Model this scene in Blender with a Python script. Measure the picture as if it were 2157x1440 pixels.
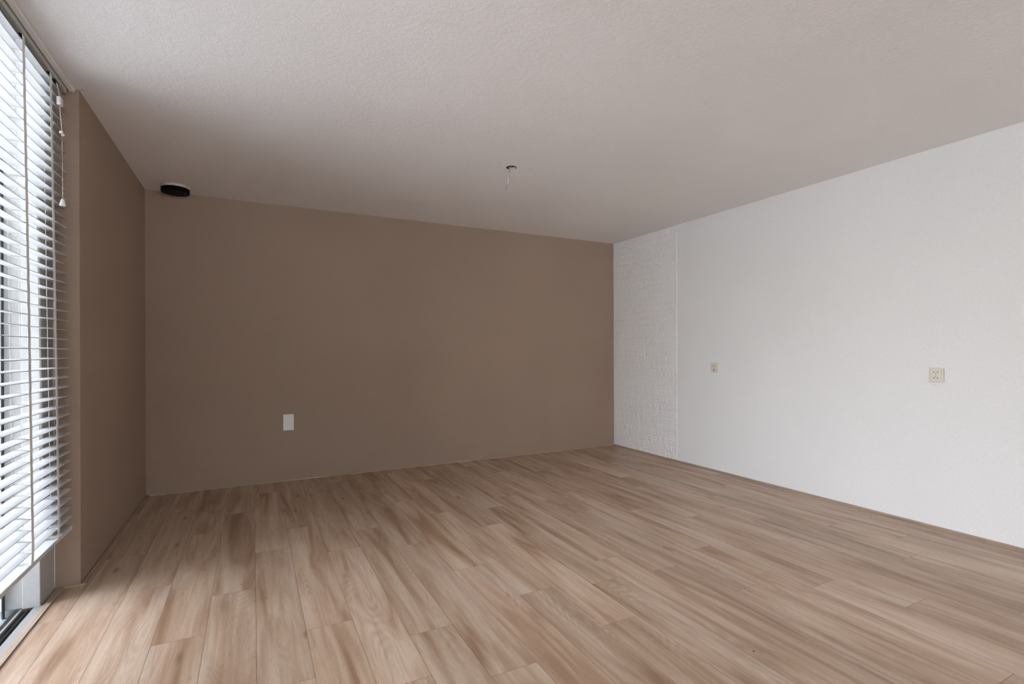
import bpy, bmesh, math, random
import numpy as np
from mathutils import Vector, Matrix, noise

for o in list(bpy.data.objects):
    bpy.data.objects.remove(o, do_unlink=True)
sc = bpy.context.scene
C = sc.collection

# ------------------------------------------------------------------ camera
CAMZ = 1.2216
YAW = 0.473327
ROLL = -0.003438
F_PX = 1068.44
cam_d = bpy.data.cameras.new('camera')
cam_d.sensor_width = 36.0
cam_d.lens = F_PX / 2157.0 * 36.0
cam_d.shift_y = 18.45 / 2157.0
cam_d.clip_start = 0.05
cam = bpy.data.objects.new('camera', cam_d)
C.objects.link(cam)
cam.matrix_world = (Matrix.Translation((0, 0, CAMZ)) @ Matrix.Rotation(-YAW, 4, 'Z')
                    @ Matrix.Rotation(math.radians(90), 4, 'X') @ Matrix.Rotation(ROLL, 4, 'Z'))
sc.camera = cam

# ------------------------------------------------------------------ view
sc.view_settings.view_transform = 'Standard'
sc.view_settings.look = 'None'
sc.view_settings.gamma = 1.0
sc.view_settings.use_curve_mapping = False
sc.view_settings.exposure = 0.27

# ------------------------------------------------------------------ room size (metres)
XR = 4.168        # right wall
YB = 5.2405       # back wall
XL = -0.806       # left wall stub, room face
YL = 3.409        # where the stub ends and the window niche starts
XJ = -0.912       # room face of the window jamb
H = 2.6
YR = -4.8         # wall behind the camera
YW0 = 0.85       # near end of the window

# ------------------------------------------------------------------ world: overcast sky
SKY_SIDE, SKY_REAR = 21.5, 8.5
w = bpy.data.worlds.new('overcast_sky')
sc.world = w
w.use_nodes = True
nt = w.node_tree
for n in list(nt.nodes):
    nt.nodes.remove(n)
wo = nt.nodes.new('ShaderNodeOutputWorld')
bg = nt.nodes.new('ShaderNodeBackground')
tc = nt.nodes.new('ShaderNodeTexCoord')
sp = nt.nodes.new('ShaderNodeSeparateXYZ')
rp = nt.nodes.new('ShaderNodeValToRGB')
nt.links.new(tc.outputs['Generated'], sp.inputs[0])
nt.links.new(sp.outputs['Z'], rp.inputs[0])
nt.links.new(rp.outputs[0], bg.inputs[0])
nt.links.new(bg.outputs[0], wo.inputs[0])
rp.color_ramp.elements[0].position = 0.0
rp.color_ramp.elements[0].color = (0.45, 0.44, 0.43, 1)
rp.color_ramp.elements[1].position = 1.0
rp.color_ramp.elements[1].color = (0.88, 0.955, 1.20, 1)
e = rp.color_ramp.elements.new(0.12)
e.color = (0.55, 0.56, 0.585, 1)
e = rp.color_ramp.elements.new(0.30)
e.color = (0.85, 0.905, 1.09, 1)
# the sky is brightest towards the left window, dimmer at the rear
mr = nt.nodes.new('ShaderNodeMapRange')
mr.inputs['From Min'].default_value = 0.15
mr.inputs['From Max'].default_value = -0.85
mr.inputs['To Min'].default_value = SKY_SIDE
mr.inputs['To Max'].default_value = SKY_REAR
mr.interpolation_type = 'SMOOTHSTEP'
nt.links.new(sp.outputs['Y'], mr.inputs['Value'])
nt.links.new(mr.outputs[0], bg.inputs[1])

# daylight portal in the window opening (samples the sky only)
pl = bpy.data.lights.new('window_portal', 'AREA')
pl.shape = 'RECTANGLE'
pl.size = 2.5
pl.size_y = 2.36
pl.cycles.is_portal = True
po = bpy.data.objects.new('window_portal', pl)
C.objects.link(po)
po.matrix_world = Matrix.Translation((-1.10, (3.22 + YW0) / 2, 1.3)) @ Matrix.Rotation(math.radians(-90), 4, 'Y')

# unseen rear window, added behind the camera to fill the room with light
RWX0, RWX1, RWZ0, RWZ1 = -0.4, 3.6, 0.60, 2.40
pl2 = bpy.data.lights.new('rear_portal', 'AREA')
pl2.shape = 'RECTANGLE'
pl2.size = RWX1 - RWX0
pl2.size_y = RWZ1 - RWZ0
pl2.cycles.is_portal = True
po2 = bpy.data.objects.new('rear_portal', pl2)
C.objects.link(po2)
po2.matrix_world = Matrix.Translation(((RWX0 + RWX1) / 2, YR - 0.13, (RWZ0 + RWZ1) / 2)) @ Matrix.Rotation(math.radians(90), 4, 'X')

# ------------------------------------------------------------------ node helpers
def new_mat(name):
    m = bpy.data.materials.new(name)
    m.use_nodes = True
    t = m.node_tree
    b = t.nodes['Principled BSDF']
    return m, t, b

def N(t, typ, **kw):
    n = t.nodes.new(typ)
    for k, v in kw.items():
        setattr(n, k, v)
    return n

def noise_node(t, vec, scale, detail=2.0, rough=0.5, dist=0.0):
    n = N(t, 'ShaderNodeTexNoise')
    n.inputs['Scale'].default_value = scale
    n.inputs['Detail'].default_value = detail
    n.inputs['Roughness'].default_value = rough
    n.inputs['Distortion'].default_value = dist
    t.links.new(vec, n.inputs['Vector'])
    return n.outputs['Fac']

def mathn(t, op, a, b=None, c=None, clamp=False):
    n = N(t, 'ShaderNodeMath', operation=op)
    n.use_clamp = clamp
    for i, v in enumerate((a, b, c)):
        if v is None:
            continue
        if isinstance(v, (int, float)):
            n.inputs[i].default_value = v
        else:
            t.links.new(v, n.inputs[i])
    return n.outputs[0]

def mix(t, fac, a, b, blend='MIX'):
    n = N(t, 'ShaderNodeMix', data_type='RGBA', blend_type=blend)
    for i, v in ((0, fac), (6, a), (7, b)):
        if isinstance(v, (int, float)):
            n.inputs[i].default_value = v
        elif isinstance(v, tuple):
            n.inputs[i].default_value = v
        else:
            t.links.new(v, n.inputs[i])
    return n.outputs[2]

def ramp(t, fac, stops):
    n = N(t, 'ShaderNodeValToRGB')
    el = n.color_ramp.elements
    el[0].position, el[0].color = stops[0]
    el[1].position, el[1].color = stops[-1]
    for p, c in stops[1:-1]:
        x = el.new(p)
        x.color = c
    t.links.new(fac, n.inputs[0])
    return n.outputs[0]

def bump(t, b, height, strength, dist):
    n = N(t, 'ShaderNodeBump')
    n.inputs['Strength'].default_value = strength
    n.inputs['Distance'].default_value = dist
    t.links.new(height, n.inputs['Height'])
    t.links.new(n.outputs[0], b.inputs['Normal'])

def plain(name, col, rough=0.5, metal=0.0, spec=0.5, grain=None):
    m, t, b = new_mat(name)
    b.inputs['Base Color'].default_value = (*col, 1)
    b.inputs['Roughness'].default_value = rough
    b.inputs['Metallic'].default_value = metal
    b.inputs['Specular IOR Level'].default_value = spec
    co = N(t, 'ShaderNodeTexCoord').outputs['Object']
    sc_, st, ds = grain or (60.0, 0.15, 0.0008)
    f = noise_node(t, co, sc_, 3.0)
    v = ramp(t, f, [(0.3, tuple(c * 0.96 for c in col) + (1,)), (0.7, tuple(min(1, c * 1.04) for c in col) + (1,))])
    t.links.new(v, b.inputs['Base Color'])
    bump(t, b, f, st, ds)
    return m

def paint(name, col, s1=120.0, b1=0.35, d1=0.0012, patch=0.03, rough=0.75, s2=9.0):
    """painted plaster: fine roller/stucco grain plus soft unevenness"""
    m, t, b = new_mat(name)
    co = N(t, 'ShaderNodeTexCoord').outputs['Object']
    fine = noise_node(t, co, s1, 4.0, 0.6)
    mid = noise_node(t, co, s1 * 0.35, 3.0, 0.55)
    big = noise_node(t, co, s2 * 0.13, 3.0, 0.5)
    c0 = tuple(c * (1 - patch) for c in col) + (1,)
    c1 = tuple(min(1, c * (1 + patch)) for c in col) + (1,)
    base = ramp(t, big, [(0.3, c0), (0.7, c1)])
    sp_ = ramp(t, fine, [(0.3, (0.93, 0.93, 0.93, 1)), (0.7, (1.0, 1.0, 1.0, 1))])
    t.links.new(mix(t, 1.0, base, sp_, 'MULTIPLY'), b.inputs['Base Color'])
    b.inputs['Roughness'].default_value = rough
    b.inputs['Specular IOR Level'].default_value = 0.3
    h = mathn(t, 'ADD', fine, mathn(t, 'MULTIPLY', mid, 1.2))
    bump(t, b, h, b1, d1)
    return m

# ------------------------------------------------------------------ materials
TAUPE = (0.372, 0.268, 0.202)
WHITE = (0.80, 0.779, 0.760)
M_taupe = paint('taupe_wall_paint', TAUPE, 110, 0.5, 0.0016)
M_white = paint('white_wall_paint', WHITE, 100, 0.16, 0.0010, patch=0.015)
M_ceil = paint('textured_ceiling_plaster', (0.92, 0.872, 0.832), 120, 0.6, 0.0025, patch=0.02, rough=0.85)
M_brick = paint('white_brick_foam', (0.83, 0.80, 0.78), 90, 0.35, 0.0015, patch=0.01, rough=0.6)
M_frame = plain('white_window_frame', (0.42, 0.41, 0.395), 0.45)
M_blind = plain('white_blind_slat', (0.60, 0.60, 0.60), 0.42, grain=(25, 0.05, 0.0004))
M_tape = plain('white_ladder_tape', (0.74, 0.73, 0.70), 0.85, grain=(900, 0.4, 0.0004))
M_cord = plain('cream_cord', (0.72, 0.68, 0.58), 0.7)
M_headrail = plain('grey_headrail', (0.52, 0.52, 0.48), 0.5)
M_black = plain('black_rubber', (0.015, 0.015, 0.017), 0.55)
M_track = plain('black_track', (0.02, 0.021, 0.023), 0.4)
M_alu = plain('aluminium_sill', (0.30, 0.29, 0.275), 0.6, 0.0)
M_brown = plain('brown_seal', (0.10, 0.075, 0.055), 0.6)
M_plastic = plain('white_plastic', (0.80, 0.79, 0.76), 0.3)
M_cream = plain('aged_cream_plastic', (0.66, 0.60, 0.50), 0.35)
M_hole = plain('dark_recess', (0.03, 0.025, 0.02), 0.8)
M_cap = plain('black_pipe_cap', (0.003, 0.003, 0.003), 0.6, 0.0, 0.12)
M_concrete_shade = plain('concrete_hole_shade', (0.05, 0.045, 0.04), 0.9)  # shade inside the ceiling hole, put into a darkened concrete colour
M_wirew = plain('white_wire', (0.82, 0.80, 0.77), 0.5)
M_wireb = plain('brown_wire', (0.10, 0.06, 0.045), 0.5)
M_wirek = plain('black_wire', (0.03, 0.03, 0.03), 0.5)
M_pave = plain('grey_paving', (0.58, 0.56, 0.52), 0.9)

# plaster collar with rust stains
M_collar, t, b = new_mat('rust_stained_plaster')
co = N(t, 'ShaderNodeTexCoord').outputs['Object']
f = noise_node(t, co, 26, 3, 0.6, 0.4)
c = ramp(t, f, [(0.0, (0.70, 0.66, 0.62, 1)), (0.57, (0.68, 0.62, 0.57, 1)), (0.62, (0.42, 0.17, 0.05, 1)), (1.0, (0.10, 0.05, 0.03, 1))])
t.links.new(c, b.inputs['Base Color'])
b.inputs['Roughness'].default_value = 0.85
bump(t, b, noise_node(t, co, 90, 4), 0.8, 0.004)

# glass
M_glass, t, b = new_mat('clear_glass')
tr = N(t, 'ShaderNodeBsdfTransparent')
tr.inputs[0].default_value = (0.95, 0.97, 0.955, 1)
gl = N(t, 'ShaderNodeBsdfGlossy')
gl.inputs['Roughness'].default_value = 0.02
ms = N(t, 'ShaderNodeMixShader')
fr = N(t, 'ShaderNodeFresnel')
fr.inputs[0].default_value = 1.45
t.links.new(fr.outputs[0], ms.inputs[0])
t.links.new(tr.outputs[0], ms.inputs[1])
t.links.new(gl.outputs[0], ms.inputs[2])
t.links.new(ms.outputs[0], t.nodes['Material Output'].inputs[0])

# oak strip for the skirting
def strip_mat(name, dark, light, axis):
    m, t, b = new_mat(name)
    co = N(t, 'ShaderNodeTexCoord').outputs['Object']
    mp = N(t, 'ShaderNodeMapping')
    mp.inputs['Scale'].default_value = (4, 90, 90) if axis == 'x' else (90, 4, 90)
    t.links.new(co, mp.inputs[0])
    f = noise_node(t, mp.outputs[0], 1.0, 3)
    t.links.new(ramp(t, f, [(0.3, dark + (1,)), (0.7, light + (1,))]), b.inputs['Base Color'])
    b.inputs['Roughness'].default_value = 0.65
    return m
M_strip_y = strip_mat('oak_strip_long', (0.30, 0.225, 0.155), (0.42, 0.32, 0.235), 'y')
M_strip_x = strip_mat('oak_strip_cross', (0.36, 0.27, 0.19), (0.50, 0.39, 0.29), 'x')

# oak laminate: plank uv in metres, per-plank random colour attribute
M_floor, t, b = new_mat('oak_laminate')
uv = N(t, 'ShaderNodeUVMap')
uv.uv_map = 'plank'
at = N(t, 'ShaderNodeVertexColor')
at.layer_name = 'rnd'
sr = N(t, 'ShaderNodeSeparateColor')
t.links.new(at.outputs['Color'], sr.inputs[0])
R_, G_, B_ = sr.outputs[0], sr.outputs[1], sr.outputs[2]
suv = N(t, 'ShaderNodeSeparateXYZ')
t.links.new(uv.outputs[0], suv.inputs[0])
U, V = suv.outputs[0], suv.outputs[1]
def plank_vec(sx, sy, seed):
    cx = mathn(t, 'ADD', mathn(t, 'MULTIPLY', U, sx), mathn(t, 'MULTIPLY', R_, 37.0 + seed))
    cy = mathn(t, 'ADD', mathn(t, 'MULTIPLY', V, sy), mathn(t, 'MULTIPLY', G_, 53.0 + seed))
    cb = N(t, 'ShaderNodeCombineXYZ')
    t.links.new(cx, cb.inputs[0])
    t.links.new(cy, cb.inputs[1])
    t.links.new(mathn(t, 'MULTIPLY', B_, 11.0), cb.inputs[2])
    return cb.outputs[0]
broad = noise_node(t, plank_vec(11.0, 1.05, 0.0), 1.0, 4.0, 0.5, 0.7)
streak = noise_node(t, plank_vec(30.0, 1.7, 3.0), 1.0, 5.0, 0.6, 0.8)
fine = noise_node(t, plank_vec(380.0, 26.0, 7.0), 1.0, 3.0, 0.65)
# cathedral grain: contour lines of a slow noise field
field = noise_node(t, plank_vec(7.0, 0.9, 12.0), 1.0, 1.0, 0.4, 0.2)
rings = mathn(t, 'SINE', mathn(t, 'MULTIPLY', field, 190.0))
rings = mathn(t, 'MULTIPLY_ADD', rings, 0.5, 0.5)
ringmask = ramp(t, noise_node(t, plank_vec(6.0, 1.4, 21.0), 1.0, 2.0), [(0.48, (0, 0, 0, 1)), (0.66, (1, 1, 1, 1))])
# knots
vo = N(t, 'ShaderNodeTexVoronoi')
vo.inputs['Scale'].default_value = 1.0
t.links.new(plank_vec(9.0, 2.6, 31.0), vo.inputs['Vector'])
knot = ramp(t, vo.outputs['Distance'], [(0.03, (1, 1, 1, 1)), (0.17, (0, 0, 0, 1))])
ksel = ramp(t, noise_node(t, plank_vec(1.0, 0.9, 44.0), 2.0, 1.0), [(0.55, (0, 0, 0, 1)), (0.60, (1, 1, 1, 1))])
LIGHT = (0.580, 0.432, 0.315, 1)
MID = (0.465, 0.316, 0.212, 1)
DARK = (0.295, 0.172, 0.102, 1)
col = ramp(t, broad, [(0.30, DARK), (0.44, MID), (0.60, LIGHT), (0.80, (0.64, 0.50, 0.385, 1))])
col = mix(t, mathn(t, 'MULTIPLY', ramp(t, streak, [(0.36, (1, 1, 1, 1)), (0.56, (0, 0, 0, 1))]), 0.48), col, (0.360, 0.225, 0.150, 1))
col = mix(t, mathn(t, 'MULTIPLY', mathn(t, 'MULTIPLY', rings, ringmask), 0.30), col, (0.270, 0.165, 0.110, 1))
col = mix(t, mathn(t, 'MULTIPLY', mathn(t, 'MULTIPLY', knot, ksel), 0.70), col, (0.15, 0.085, 0.055, 1))
col = mix(t, 1.0, col, ramp(t, fine, [(0.3, (0.90, 0.90, 0.90, 1)), (0.7, (1.06, 1.06, 1.06, 1))]), 'MULTIPLY')
tone = mathn(t, 'MULTIPLY_ADD', B_, 0.22, 0.89)
cbt = N(t, 'ShaderNodeCombineColor')
for i in range(3):
    t.links.new(tone, cbt.inputs[i])
col = mix(t, 1.0, col, cbt.outputs[0], 'MULTIPLY')
# bevelled joints between planks, from the distance to the plank edge (second uv holds size)
uv2 = N(t, 'ShaderNodeUVMap')
uv2.uv_map = 'size'
s2 = N(t, 'ShaderNodeSeparateXYZ')
t.links.new(uv2.outputs[0], s2.inputs[0])
dU = mathn(t, 'MINIMUM', U, mathn(t, 'SUBTRACT', s2.outputs[0], U))
dV = mathn(t, 'MINIMUM', V, mathn(t, 'SUBTRACT', s2.outputs[1], V))
d = mathn(t, 'MINIMUM', dU, dV)
groove = mathn(t, 'SUBTRACT', 1.0, mathn(t, 'DIVIDE', d, 0.0017), clamp=True)
col = mix(t, mathn(t, 'MULTIPLY', groove, 0.85), col, (0.10, 0.065, 0.045, 1))
t.links.new(col, b.inputs['Base Color'])
rg = ramp(t, streak, [(0.3, (0.46, 0.46, 0.46, 1)), (0.7, (0.38, 0.38, 0.38, 1))])
t.links.new(rg, b.inputs['Roughness'])
b.inputs['Specular IOR Level'].default_value = 0.45
hh = mathn(t, 'SUBTRACT', mathn(t, 'MULTIPLY', fine, 0.12), groove)
bump(t, b, hh, 0.5, 0.0008)

# ------------------------------------------------------------------ mesh helpers
def link(name, bm, mat, parent=None, smooth=False):
    me = bpy.data.meshes.new(name)
    bm.normal_update()
    bm.to_mesh(me)
    bm.free()
    if mat:
        me.materials.append(mat)
    if smooth:
        me.polygons.foreach_set('use_smooth', [True] * len(me.polygons))
    o = bpy.data.objects.new(name, me)
    C.objects.link(o)
    if parent:
        o.parent = parent
        o.matrix_parent_inverse = parent.matrix_world.inverted() if False else Matrix.Translation(-parent.location)
    return o

def box(bm, x0, x1, y0, y1, z0, z1, bev=0.0):
    vs = [bm.verts.new(p) for p in ((x0, y0, z0), (x1, y0, z0), (x1, y1, z0), (x0, y1, z0),
                                    (x0, y0, z1), (x1, y0, z1), (x1, y1, z1), (x0, y1, z1))]
    fs = [bm.faces.new([vs[i] for i in q]) for q in ((0, 3, 2, 1), (4, 5, 6, 7), (0, 1, 5, 4), (1, 2, 6, 5), (2, 3, 7, 6), (3, 0, 4, 7))]
    if bev:
        es = list({e for f in fs for e in f.edges})
        bmesh.ops.bevel(bm, geom=es, offset=bev, segments=2, affect='EDGES', profile=0.6)

def bx(*a, **k):
    bm = bmesh.new()
    box(bm, *a, **k)
    return bm

def tube(bm, pts, r, n=8):
    pts = [Vector(p) for p in pts]
    rr = r if isinstance(r, (list, tuple)) else [r] * len(pts)
    rings_ = []
    for i, p in enumerate(pts):
        tdir = (pts[min(i + 1, len(pts) - 1)] - pts[max(i - 1, 0)]).normalized()
        a = tdir.cross(Vector((0.31, 0.95, 0.05)))
        if a.length < 1e-3:
            a = tdir.cross(Vector((1, 0, 0)))
        a.normalize()
        c_ = tdir.cross(a)
        rings_.append([bm.verts.new(p + rr[i] * (math.cos(2 * math.pi * k / n) * a + math.sin(2 * math.pi * k / n) * c_)) for k in range(n)])
    for A, B in zip(rings_, rings_[1:]):
        for k in range(n):
            bm.faces.new((A[k], A[(k + 1) % n], B[(k + 1) % n], B[k]))
    bm.faces.new(rings_[0][::-1])
    bm.faces.new(rings_[-1])

def lathe(bm, prof, origin, axis='z', n=32):
    """prof: list of (radius, height)."""
    o = Vector(origin)
    ax = {'z': lambda a, r, h: Vector((r * math.cos(a), r * math.sin(a), h)),
          '-x': lambda a, r, h: Vector((-h, r * math.cos(a), r * math.sin(a)))}[axis]
    rings_ = [[bm.verts.new(o + ax(2 * math.pi * k / n, max(r, 1e-5), h)) for k in range(n)] for r, h in prof]
    for A, B in zip(rings_, rings_[1:]):
        for k in range(n):
            bm.faces.new((A[k], A[(k + 1) % n], B[(k + 1) % n], B[k]))
    bm.faces.new(rings_[0][::-1])
    bm.faces.new(rings_[-1])
    bmesh.ops.recalc_face_normals(bm, faces=bm.faces)

def thing(name, label, cat, loc, group=None):
    o = bpy.data.objects.new(name, None)
    o.empty_display_size = 0.05
    C.objects.link(o)
    o.location = loc
    o['label'] = label
    o['category'] = cat
    if group:
        o['group'] = group
    return o

def tag(o, label, cat, group=None):
    o['label'] = label
    o['category'] = cat
    if group:
        o['group'] = group
    return o

def struct(o, label=None, cat=None):
    o['kind'] = 'structure'
    if label:
        o['label'] = label
    if cat:
        o['category'] = cat
    return o

# ------------------------------------------------------------------ floor: staggered planks
PW, PL, PX0 = 0.1955, 1.42, 0.012
END = {-5: 3.0, -4: 3.75, -3: 3.19, -2: 2.56, -1: 2.94, 0: 2.03, 1: 2.39, 2: 1.84, 3: 2.14, 4: 1.73, 5: 2.66, 6: 2.24, 7: 1.82,
       8: 2.17, 9: 2.40, 10: 2.14, 11: 1.77, 12: 2.26, 13: 1.62, 14: 1.29, 15: 2.11, 16: 1.02, 17: 1.59, 18: 2.13,
       19: 1.78, 20: 2.10, 21: 1.5}
bm = bmesh.new()
luv = bm.loops.layers.uv.new('plank')
lsz = bm.loops.layers.uv.new('size')
lcol = bm.loops.layers.color.new('rnd')
rnd = random.Random(11)
XF0, XF1, YF0, YF1 = -0.872, XR, YR, YB
for k in range(-5, 22):
    xa, xb = PX0 + k * PW, PX0 + (k + 1) * PW
    y = END[k] - 7 * PL
    while y < YF1:
        ya, yb = y, y + PL
        y += PL
        cx0, cx1, cy0, cy1 = max(xa, XF0), min(xb, XF1), max(ya, YF0), min(yb, YF1)
        r3 = (rnd.random(), rnd.random(), rnd.random(), 1)
        if cx1 - cx0 < 0.002 or cy1 - cy0 < 0.002:
            continue
        f_ = bm.faces.new([bm.verts.new(p) for p in ((cx0, cy0, 0), (cx1, cy0, 0), (cx1, cy1, 0), (cx0, cy1, 0))])
        for lp in f_.loops:
            c_ = lp.vert.co
            lp[luv].uv = (c_.x - xa, c_.y - ya)
            lp[lsz].uv = (PW, PL)
            lp[lcol] = r3
box(bm, XF0, XR + 0.12, YR - 0.12, YB + 0.12, -0.12, -0.0005)
box(bm, -1.0045, XF0 - 0.0002, YW0 - 0.3, YB, -0.12, -0.0305)
struct(link('floor', bm, M_floor), 'oak laminate plank floor running towards the taupe wall', 'floor')

# ------------------------------------------------------------------ ceiling with the round outlet hole
HX, HY, HR = 1.742, 3.40, 0.040
bm = bmesh.new()
outer = [bm.verts.new(p) for p in ((-1.2, YR - 0.1, H), (XR + 0.1, YR - 0.1, H), (XR + 0.1, YB + 0.1, H), (-1.2, YB + 0.1, H))]
rr = random.Random(3)
inner = [bm.verts.new((HX + (HR + rr.uniform(-0.002, 0.002)) * math.cos(a), HY + (HR + rr.uniform(-0.002, 0.002)) * math.sin(a), H))
         for a in [2 * math.pi * i / 40 for i in range(40)]]
es = [bm.edges.new((outer[i], outer[(i + 1) % 4])) for i in range(4)] + [bm.edges.new((inner[i], inner[(i + 1) % 40])) for i in range(40)]
bmesh.ops.triangle_fill(bm, edges=es, use_beauty=True)
for f_ in bm.faces:
    if f_.normal.z > 0:
        f_.normal_flip()
box(bm, -1.2, XR + 0.1, YR - 0.1, YB + 0.1, H + 0.15, H + 0.25)
ceil = struct(link('ceiling', bm, M_ceil), 'white textured plaster ceiling', 'ceiling')
for px, py in ((1.6265, 3.361), (1.887, 3.3615)):
    bm = bmesh.new()
    lathe(bm, [(0.0, 0.0), (0.0035, 0.0), (0.0030, 0.003), (0.0, 0.003)], (px, py, H - 0.0005), n=12)
    link('screw_hole', bm, M_hole, ceil)
bm = bmesh.new()
tube(bm, [(-0.893, 3.410, 2.597), (-0.865, 3.404, 2.598), (-0.842, 3.409, 2.597), (-0.815, 3.406, 2.598), (-0.795, 3.400, 2.599), (-0.765, 3.398, 2.599)],
     [0.002, 0.003, 0.003, 0.003, 0.002, 0.001], 8)
link('sealant_bead', bm, M_frame, ceil, True)

# ------------------------------------------------------------------ walls
T = 0.12
struct(link('wall_back', bx(-1.2, XR + T, YB, YB + T, 0, H), M_taupe), 'taupe painted back wall', 'wall')
struct(link('wall_right', bx(XR, XR + T, YR - T, YB, 0, H), M_white), 'plain white right wall', 'wall')
bm = bx(-1.2, XL, YL, YB, 0, H)
struct(link('wall_left', bm, M_taupe), 'taupe painted wall stub beside the window', 'wall')
bm = bmesh.new()
box(bm, -1.2, RWX0, YR - T, YR, 0, H)
box(bm, RWX1, XR, YR - T, YR, 0, H)
box(bm, RWX0, RWX1, YR - T, YR, 0, RWZ0)
box(bm, RWX0, RWX1, YR - T, YR, RWZ1, H)
struct(link('wall_rear', bm, M_white), 'white wall behind the camera with an added fill-light window', 'wall')
win2 = bpy.data.objects.new('fill_window_rear', None)  # added rear window, brightens the back wall and ceiling
C.objects.link(win2)
win2.location = ((RWX0 + RWX1) / 2, YR, RWZ0)
struct(win2, 'wide unseen window added at the rear end of the room for fill light', 'window')
bm = bmesh.new()
e_ = 0.0005
box(bm, RWX0 + e_, RWX0 + 0.06, YR - 0.09, YR - 0.03, RWZ0 + e_, RWZ1 - e_)
box(bm, RWX1 - 0.06, RWX1 - e_, YR - 0.09, YR - 0.03, RWZ0 + e_, RWZ1 - e_)
box(bm, (RWX0 + RWX1) / 2 - 0.03, (RWX0 + RWX1) / 2 + 0.03, YR - 0.09, YR - 0.03, RWZ0 + 0.06, RWZ1 - 0.06)
box(bm, RWX0 + 0.06, RWX1 - 0.06, YR - 0.09, YR - 0.03, RWZ0 + e_, RWZ0 + 0.06)
box(bm, RWX0 + 0.06, RWX1 - 0.06, YR - 0.09, YR - 0.03, RWZ1 - 0.06, RWZ1 - e_)
link('frame', bm, M_frame, win2)
link('glass_pane', bx(RWX0 + 0.055, RWX1 - 0.055, YR - 0.064, YR - 0.058, RWZ0 + 0.055, RWZ1 - 0.055), M_glass, win2)
struct(link('wall_left_near', bx(-1.2, XJ, YR, YW0, 0, H), M_white), 'white wall at the near end of the window', 'wall')

# ------------------------------------------------------------------ skirting strips
def strip(name, x0, x1, y0, y1, h, mat):
    bm = bx(x0, x1, y0, y1, 0.0, h, bev=min(0.002, h * 0.3))
    return struct(link(name, bm, mat), None, None)
SW = 0.019
strip('baseboard_back', XL + 0.028, XR - 0.02, YB - 0.014, YB - 0.001, 0.009, M_strip_x)
strip('baseboard_right', XR - 0.017, XR - 0.001, YR + 0.01, YB - 0.016, 0.012, M_strip_y)
strip('baseboard_left', XL + 0.004, XL + 0.004 + SW, YL - 0.0025, YB - 0.001, 0.008, M_strip_y)
strip('baseboard_niche', XJ + 0.041, XL + 0.023, YL - 0.020, YL - 0.003, 0.008, M_strip_x)
strip('baseboard_window', -0.900, -0.872, YW0, YL - 0.001, 0.006, M_strip_y)

# batten on the ceiling in front of the blind
struct(link('trim_1', bx(-0.846, -0.823, YW0, YL - 0.001, H - 0.019, H - 0.001, bev=0.003), M_ceil))

# ------------------------------------------------------------------ window_1: sliding glass door front
win = bpy.data.objects.new('window_1', None)
C.objects.link(win)
win.location = (-0.98, 0.8, 0)
struct(win, 'tall sliding window with white frame behind the blind', 'window')
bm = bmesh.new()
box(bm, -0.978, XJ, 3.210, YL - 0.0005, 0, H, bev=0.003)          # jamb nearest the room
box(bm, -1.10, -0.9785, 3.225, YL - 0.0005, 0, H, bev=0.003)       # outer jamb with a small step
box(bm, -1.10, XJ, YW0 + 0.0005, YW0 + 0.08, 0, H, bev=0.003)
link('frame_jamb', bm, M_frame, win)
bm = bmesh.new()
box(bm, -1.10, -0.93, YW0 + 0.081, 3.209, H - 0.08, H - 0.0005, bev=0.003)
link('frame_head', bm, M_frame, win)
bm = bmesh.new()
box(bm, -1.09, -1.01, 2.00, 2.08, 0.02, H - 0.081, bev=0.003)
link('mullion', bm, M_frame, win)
bm = bmesh.new()
box(bm, -0.933, -0.9005, YW0 + 0.081, 3.2095, -0.02, 0.004, bev=0.001)
link('sill_strip', bm, M_alu, win)
bm = bmesh.new()
box(bm, -0.975, -0.934, YW0 + 0.081, 3.2095, -0.03, -0.012)
box(bm, -0.956, -0.953, YW0 + 0.081, 3.2095, -0.012, -0.004)
link('track', bm, M_track, win)
bm = bmesh.new()
box(bm, -0.984, -0.976, YW0 + 0.081, 3.2095, -0.03, 0.002)
link('rail', bm, M_alu, win)
bm = bmesh.new()
box(bm, -1.004, -0.985, YW0 + 0.081, 3.2095, -0.03, 0.000)
box(bm, -1.0495, -1.0435, 3.207, 3.2245, -0.03, H - 0.08)
link('gasket', bm, M_brown if False else M_black, win)
bm = bmesh.new()
box(bm, -1.058, -1.050, YW0 + 0.081, 3.206, 0.0, H - 0.081)
link('glass_pane', bm, M_glass, win)

bm = bmesh.new()
tube(bm, [(XJ + 0.001, YL - 0.0025 - 0.0015 * noise.noise((z_ * 14, 0, 0)), z_) for z_ in np.linspace(0.008, H - 0.03, 50)],
     [0.0018 + 0.0022 * max(0, noise.noise((z_ * 20, 3, 0))) for z_ in np.linspace(0, H, 50)], 6)
link('sealant_bead', bm, M_plastic, win, True)

# paving outside
bm = bmesh.new()
box(bm, -30, -2.105, -30, 30, -0.30, -0.06)
box(bm, -1.2, 30, -30, YR - T - 0.001, -0.30, -0.06)
struct(link('paving', bm, M_pave), 'grey paving outside the window', 'ground')
struct(link('doorstep', bx(-2.1, -1.0045, YW0, 3.6, -0.20, -0.03), plain('dark_stone', (0.12, 0.13, 0.12), 0.6)), 'dark stone step outside the window', 'ground')

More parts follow.
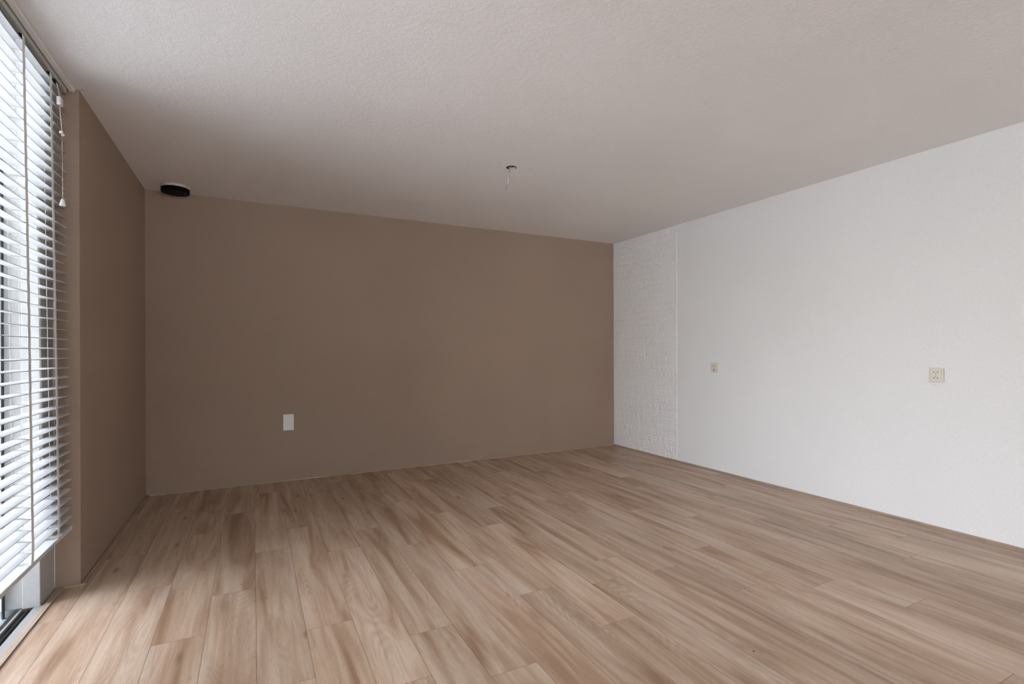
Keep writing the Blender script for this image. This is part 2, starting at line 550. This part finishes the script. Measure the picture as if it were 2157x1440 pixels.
# ------------------------------------------------------------------ venetian blind
BY0, BY1 = 0.90, 3.384
def xf(z):                      # front edge of the hanging blind (hangs slightly out of plumb)
    return -0.842 - 0.0115 * (z - 1.2)
blind = thing('venetian_blind', 'white venetian blind with wide open slats hanging in the tall window', 'blind', (-0.87, 2.2, 0.3))
ZB = 0.318
PITCH = 0.0481
z_slats = [ZB + 0.054 + PITCH * i for i in range(46)]
WS = 0.051
TILT = math.radians(3.6)
TAPES = [3.171, 2.845, 2.49, 2.13, 1.77, 1.41, 1.10]
bm = bmesh.new()
rs = random.Random(5)
for z in z_slats:
    n = 6
    x1 = xf(z) - 0.002
    top, bot = [], []
    dz0 = rs.uniform(-0.0008, 0.0008)
    ti = TILT + rs.uniform(-0.015, 0.015)
    for j in range(n + 1):
        u = j / n
        xx = x1 - WS * u * math.cos(ti)
        crown = 0.0022 * (1 - (2 * u - 1) ** 2)
        zz = z + dz0 + WS * u * math.sin(ti) + crown
        top.append((xx, zz + 0.0014))
        bot.append((xx, zz - 0.0014))
    prof = top + bot[::-1]
    a = [bm.verts.new((p[0], BY0, p[1])) for p in prof]
    b_ = [bm.verts.new((p[0], BY1 + rs.uniform(-0.002, 0.002), p[1])) for p in prof]
    m_ = len(prof)
    for i in range(m_):
        bm.faces.new((a[i], a[(i + 1) % m_], b_[(i + 1) % m_], b_[i]))
    bm.faces.new(a[::-1])
    bm.faces.new(b_)
bmesh.ops.recalc_face_normals(bm, faces=bm.faces)
link('slats', bm, M_blind, blind)
bm = bx(xf(ZB) - 0.053, xf(ZB) - 0.001, BY0, BY1, ZB - 0.012, ZB + 0.008, bev=0.003)
link('bottom_rail', bm, M_blind, blind)
link('headrail', bx(-0.908, -0.850, BY0, BY1, 2.560, 2.599, bev=0.002), M_headrail, blind)
for ty in TAPES:
    tw = 0.0135
    for side, xo in (('front', 0.0022), ('back', -0.0565)):
        if side == 'front':
            bm = bmesh.new()
        zs = [2.56] + [z for z in reversed(z_slats)] + [ZB + 0.004]
        L_ = []
        for i, z in enumerate(zs):
            wob = 0.0016 * math.sin(z * 3.1 + ty)
            xx = xf(z) + xo + (0.0008 if i % 2 else -0.0002)
            if z < ZB + 0.01 and side == 'front':
                xx = xf(z) - 0.0005
            L_.append((xx, ty + wob, z))
        prev = None
        for x_, y_, z_ in L_:
            r_ = [bm.verts.new(p) for p in ((x_, y_ - tw, z_), (x_, y_ + tw, z_), (x_ - 0.0007, y_ + tw, z_), (x_ - 0.0007, y_ - tw, z_))]
            if prev:
                for q in range(4):
                    bm.faces.new((prev[q], prev[(q + 1) % 4], r_[(q + 1) % 4], r_[q]))
            else:
                bm.faces.new(r_)
            prev = r_
        bm.faces.new(prev[::-1])
        if side == 'front':
            # cross straps that carry each slat, sewn to both tapes
            for z in z_slats:
                for dz in (-0.0020, 0.0030):
                    x0, x1 = xf(z) - 0.0565, xf(z) + 0.002
                    q = []
                    for j in range(5):
                        u = j / 4
                        sag = 0.0018 * (1 - (2 * u - 1) ** 2)
                        zc = z + dz + sag + (1 - u) * WS * math.sin(TILT)
                        q.append((x0 + (x1 - x0) * u, zc))
                    pr = None
                    for x_, z_ in q:
                        r_ = [bm.verts.new(p) for p in ((x_, ty - tw, z_), (x_, ty + tw, z_), (x_, ty + tw, z_ - 0.0006), (x_, ty - tw, z_ - 0.0006))]
                        if pr:
                            for s_ in range(4):
                                bm.faces.new((pr[s_], pr[(s_ + 1) % 4], r_[(s_ + 1) % 4], r_[s_]))
                        pr = r_
    bmesh.ops.recalc_face_normals(bm, faces=bm.faces)
    link('ladder_tape', bm, M_tape, blind)
    bm = bmesh.new()
    tube(bm, [(xf(2.5) - 0.028, ty, 2.565), (xf(1.4) - 0.028, ty, 1.4), (xf(ZB) - 0.028, ty, ZB)], 0.0011, 6)
    link('lift_cord', bm, M_cord, blind)
    bm = bmesh.new()
    box(bm, xf(2.5) - 0.012, xf(2.5) - 0.001, ty - 0.016, ty + 0.016, 2.5588, 2.5605)
    box(bm, xf(2.5) - 0.040, xf(2.5) - 0.030, ty - 0.006, ty + 0.004, 2.5588, 2.5605)
    link('cord_slot', bm, M_hole, blind)
# pull cord, cord lock, bead and tassel near the far end
YC = 3.245
XC = -0.834
bm = bmesh.new()
box(bm, xf(2.5) - 0.010, xf(2.5) + 0.004, YC - 0.02, YC + 0.02, 2.552, 2.5605, bev=0.001)
link('cord_lock', bm, M_hole, blind)
bm = bmesh.new()
tube(bm, [(-0.856, YC, 2.556), (-0.846, YC, 2.50), (-0.843, YC, 2.42), (XC, YC, 2.31), (XC + 0.002, YC - 0.002, 2.15), (XC + 0.003, YC - 0.005, 1.975)], 0.0010, 6)
tube(bm, [(-0.856, YC + 0.008, 2.556), (-0.844, YC + 0.006, 2.50), (-0.841, YC + 0.004, 2.42), (XC, YC + 0.002, 2.31)], 0.0009, 6)
link('pull_cord', bm, M_cord, blind)
bm = bmesh.new()
box(bm, -0.849, -0.831, YC - 0.026, YC + 0.012, 2.435, 2.476, bev=0.006)
link('cord_equalizer', bm, M_plastic, blind)
bm = bmesh.new()
bmesh.ops.create_icosphere(bm, subdivisions=2, radius=0.0085, matrix=Matrix.Translation((XC - 0.001, YC - 0.007, 2.306)))
bmesh.ops.create_icosphere(bm, subdivisions=2, radius=0.0075, matrix=Matrix.Translation((XC + 0.001, YC + 0.010, 2.300)))
link('cord_bead', bm, M_plastic, blind, True)
bm = bmesh.new()
lathe(bm, [(0.003, 0.036), (0.0065, 0.034), (0.0095, 0.022), (0.0125, 0.008), (0.0125, 0.002), (0.010, 0.0)], (XC + 0.003, YC - 0.005, 1.942), n=20)
link('tassel', bm, M_plastic, blind, True)

# ------------------------------------------------------------------ brick relief cladding on the right wall
BYA = 4.1448
res = 0.0055
ny = int((YB - 0.0005 - BYA) / res)
nz = int((H - 0.002) / res)
ys = np.linspace(BYA, YB - 0.0005, ny + 1)
zs = np.linspace(0.001, H - 0.001, nz + 1)
BH, BW = 0.0765, 0.235
hm = np.zeros((nz + 1, ny + 1))
rb = random.Random(8)
offs = {}
for i, z in enumerate(zs):
    row = int(z // BH)
    fz = z - row * BH
    for j, y in enumerate(ys):
        yy = YB - y + (BW * 0.5 if row % 2 else 0.0)
        cidx = int(yy // BW)
        fy = yy - cidx * BW
        wob = 0.0025 * noise.noise((y * 30, z * 30, 2.0))
        e_ = min(fz, BH - fz, fy, BW - fy) + wob
        key = (row, cidx)
        if key not in offs:
            offs[key] = rb.uniform(-0.0012, 0.0012)
        edge = min(1.0, max(0.0, (e_ - 0.001) / 0.007))
        rough_ = 0.0028 * noise.noise((y * 34, z * 15, 0.3)) + 0.0036 * noise.noise((y * 78, z * 42, 4.3))
        hm[i, j] = max(0.0012, 0.0035 + rough_ * 0.35 + edge * (0.0042 + offs[key] + rough_))
        if j == 0 or j == ny:
            hm[i, j] = 0.006
verts = [(XR - float(hm[i, j]), float(ys[j]), float(zs[i])) for i in range(nz + 1) for j in range(ny + 1)]
W_ = ny + 1
faces = [(i * W_ + j, i * W_ + j + 1, (i + 1) * W_ + j + 1, (i + 1) * W_ + j) for i in range(nz) for j in range(ny)]
base = len(verts)
for i in range(nz + 1):
    verts.append((XR - 0.0002, float(ys[0]), float(zs[i])))
for i in range(nz):
    faces.append((i * W_, (i + 1) * W_, base + i + 1, base + i))
me = bpy.data.meshes.new('brick_cladding')
me.from_pydata(verts, [], faces)
me.materials.append(M_brick)
me.polygons.foreach_set('use_smooth', [True] * len(me.polygons))
clad = bpy.data.objects.new('brick_cladding', me)
C.objects.link(clad)
tag(clad, 'white painted brick relief cladding strip in the corner next to the taupe wall', 'wall cladding')

# ------------------------------------------------------------------ blank plate on the taupe wall
pt = thing('blank_wall_plate', 'plain white upright cover plate on the taupe back wall', 'wall plate', (0.303, YB, 0.477))
link('cover', bx(0.256, 0.350, YB - 0.010, YB - 0.0002, 0.477, 0.629, bev=0.003), M_plastic, pt)
link('inner_panel', bx(0.264, 0.342, YB - 0.0118, YB - 0.0095, 0.487, 0.619, bev=0.001), M_plastic, pt)
bm = bmesh.new()
box(bm, 0.298, 0.308, YB - 0.0126, YB - 0.0117, 0.612, 0.6145)
link('latch', bm, M_hole, pt)

# ------------------------------------------------------------------ sockets on the white wall
def disc_x(bm, x, y, z, r, t_=0.0006, n=14):
    lathe(bm, [(r, 0.0), (r, t_)], (x, y, z), '-x', n)

# power socket
ya, yb, za, zb = 1.7217, 1.8027, 0.9962, 1.0951
ym, zm = (ya + yb) / 2, (za + zb) / 2
so = thing('power_socket', 'square cream double power socket with four pin holes on the white wall', 'socket', (XR, ym, za))
link('cover', bx(XR - 0.012, XR - 0.0002, ya, yb, za, zb, bev=0.004), M_cream, so)
link('face_plate', bx(XR - 0.0165, XR - 0.0115, ya + 0.012, yb - 0.010, za + 0.012, zb - 0.010, bev=0.002), M_cream, so)
for dz in (0.0200, -0.0195):
    for dy in (0.0115, -0.0095):
        bm = bmesh.new()
        disc_x(bm, XR - 0.0164, ym + dy, zm + dz, 0.0036)
        link('pin_hole', bm, M_hole, so)
for dz in (0.0075, -0.0090):
    bm = bmesh.new()
    disc_x(bm, XR - 0.0164, ym + 0.001, zm + dz, 0.0028)
    link('screw', bm, M_brown, so)
bm = bmesh.new()
disc_x(bm, XR - 0.0001, ym + 0.016, za - 0.022, 0.0028, 0.0004)
tag(link('wall_chip', bm, plain('grey_chip', (0.45, 0.43, 0.42), 0.9)), 'small grey chip in the paint just under the square power socket', 'mark')

# telephone / small socket
ya, yb, za, zb = 3.5944, 3.6773, 0.9947, 1.0909
ym, zm = (ya + yb) / 2, (za + zb) / 2
s2_ = thing('data_socket', 'small cream socket on the white wall nearer the brick cladding', 'socket', (XR, ym, za))
link('cover', bx(XR - 0.012, XR - 0.0002, ya, yb, za, zb, bev=0.004), M_cream, s2_)
link('face_plate', bx(XR - 0.0165, XR - 0.0115, ya + 0.012, yb - 0.010, za + 0.012, zb - 0.012, bev=0.002), M_cream, s2_)
for dy, dz, r in ((-0.007, 0.018, 0.0055), (0.010, 0.018, 0.0035), (-0.002, -0.021, 0.0075)):
    bm = bmesh.new()
    disc_x(bm, XR - 0.0164, ym + dy, zm + dz, r)
    link('pin_hole', bm, M_brown, s2_)

# ------------------------------------------------------------------ junction box and wires in the ceiling
jb = thing('ceiling_outlet', 'round dark outlet hole in the ceiling above the hanging wires', 'ceiling outlet', (HX, HY, H))
bm = bmesh.new()
lathe(bm, [(0.0, 0.10), (HR + 0.003, 0.10), (HR + 0.003, 0.0), (HR - 0.002, 0.0), (HR - 0.002, 0.095), (0.0, 0.095)], (HX, HY, H + 0.0006), n=40)
link('box', bm, M_concrete_shade, jb, False)
bm = bmesh.new()
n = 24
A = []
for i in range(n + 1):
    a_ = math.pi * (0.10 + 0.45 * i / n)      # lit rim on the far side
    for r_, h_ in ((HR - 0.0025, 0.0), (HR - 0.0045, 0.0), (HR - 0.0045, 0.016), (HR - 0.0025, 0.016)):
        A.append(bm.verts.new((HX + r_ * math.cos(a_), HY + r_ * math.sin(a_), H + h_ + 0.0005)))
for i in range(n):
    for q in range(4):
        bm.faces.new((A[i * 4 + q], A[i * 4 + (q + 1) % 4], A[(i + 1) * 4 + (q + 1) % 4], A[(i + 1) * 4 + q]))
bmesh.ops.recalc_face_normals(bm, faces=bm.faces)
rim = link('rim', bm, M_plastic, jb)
rim['label'] = 'white plastic rim'

bm = bmesh.new()
pts = [(0.038 * math.cos(a_), 0.038 * math.sin(a_)) for a_ in [math.radians(-8 + 98 * i / 16) for i in range(17)]]
pts += [(-0.006, 0.026), (0.006, 0.012), (0.022, 0.004)]
for h_ in (0.003, 0.007):
    bm.faces.new([bm.verts.new((HX + x_, HY + y_, H + h_)) for x_, y_ in pts])
bm.verts.ensure_lookup_table()
k_ = len(pts)
for i in range(k_):
    bm.faces.new((bm.verts[i], bm.verts[(i + 1) % k_], bm.verts[k_ + (i + 1) % k_], bm.verts[k_ + i]))
bmesh.ops.recalc_face_normals(bm, faces=bm.faces)
link('broken_cover', bm, M_plastic, jb)['label'] = 'broken white cover remnant'

wr = thing('ceiling_wires', 'thin loose electrical wires dangling from the hole in the ceiling', 'wires', (HX, HY, H))
def P(px, py, dx=0.0):           # hanging wire points: metres below the ceiling from the outlet
    return (HX + px, HY + dx, H + py)
bm = bmesh.new()
tube(bm, [P(0.00, 0.05), P(-0.002, -0.01), P(-0.016, -0.035, 0.01), P(-0.020, -0.062, 0.0), P(-0.030, -0.085, -0.01), P(-0.031, -0.110, -0.01), P(-0.041, -0.135, -0.01)], 0.0015, 8)
link('wire', bm, M_wirew, wr, True)['label'] = 'white insulated wire'
bm = bmesh.new()
tube(bm, [P(-0.041, -0.135, -0.01), P(-0.048, -0.160, -0.012), P(-0.056, -0.187, -0.012)], 0.0012, 6)
link('wire', bm, M_wireb, wr, True)['label'] = 'dark bare end of the wire'
bm = bmesh.new()
tube(bm, [P(-0.01, 0.05, -0.012), P(-0.018, 0.0, -0.014), P(-0.026, -0.020, -0.016), P(-0.029, -0.042, -0.018)], 0.0013, 6)
link('wire', bm, M_wireb, wr, True)['label'] = 'brown insulated wire'
bm = bmesh.new()
tube(bm, [P(0.006, 0.05, 0.006), P(0.004, 0.0, 0.006), P(-0.014, -0.040, 0.008), P(-0.019, -0.058, 0.008), P(-0.010, -0.075, 0.008)], 0.0014, 6)
link('wire', bm, M_wirek, wr, True)['label'] = 'short black wire'

# ------------------------------------------------------------------ capped pipe in the ceiling corner
PXC, PYC = -0.566, 5.045
pc = thing('capped_pipe', 'round black pipe cap in a rust-stained plaster collar in the ceiling corner', 'pipe cap', (PXC, PYC, H))
bm = bmesh.new()
lathe(bm, [(0.108, 0.0), (0.106, -0.008), (0.104, -0.018), (0.0, -0.018), (0.0, 0.0)], (PXC, PYC, H - 0.0005), n=56)
for v in bm.verts:
    if (v.co.xy - Vector((PXC, PYC))).length > 0.05:
        v.co.x += 0.003 * noise.noise((v.co.x * 30, v.co.y * 30, 1))
        v.co.y += 0.003 * noise.noise((v.co.x * 30, v.co.y * 30, 5))
link('collar', bm, M_collar, pc)
bm = bmesh.new()
lathe(bm, [(0.0, -0.016), (0.101, -0.016), (0.102, -0.020), (0.102, -0.050), (0.099, -0.054), (0.085, -0.055), (0.0, -0.055)], (PXC, PYC, H), n=56)
link('cap', bm, M_cap, pc)
bm = bmesh.new()
bmesh.ops.create_icosphere(bm, subdivisions=2, radius=0.004, matrix=Matrix.Translation((PXC + 0.070, PYC - 0.01, H - 0.055)))
link('screw', bm, M_headrail, pc, True)

# ------------------------------------------------------------------ specks lying on the floor
def speck(x, y, s, lab, seed):
    bm = bmesh.new()
    bmesh.ops.create_icosphere(bm, subdivisions=2, radius=1.0)
    for v in bm.verts:
        k = 1 + 0.35 * noise.noise(v.co * 1.7 + Vector((seed, 0, 0)))
        v.co = Vector((x + v.co.x * s * k, y + v.co.y * s * 1.2 * k, 0.0008 + (v.co.z * 0.35 + 0.35) * s * 0.5))
    tag(link('dirt_speck', bm, M_hole, None, True), lab, 'speck')
speck(0.668, 4.383, 0.0085, 'largest black speck on the floor planks, nearest the taupe wall', 1)
speck(0.058, 2.79, 0.0030, 'tiny dark speck right of the long straight plank seam', 2)
speck(-0.055, 3.02, 0.0028, 'tiny dark speck left of the long straight plank seam', 3)
speck(1.805, 1.385, 0.0035, 'tiny dark speck on the pale planks towards the white wall', 4)
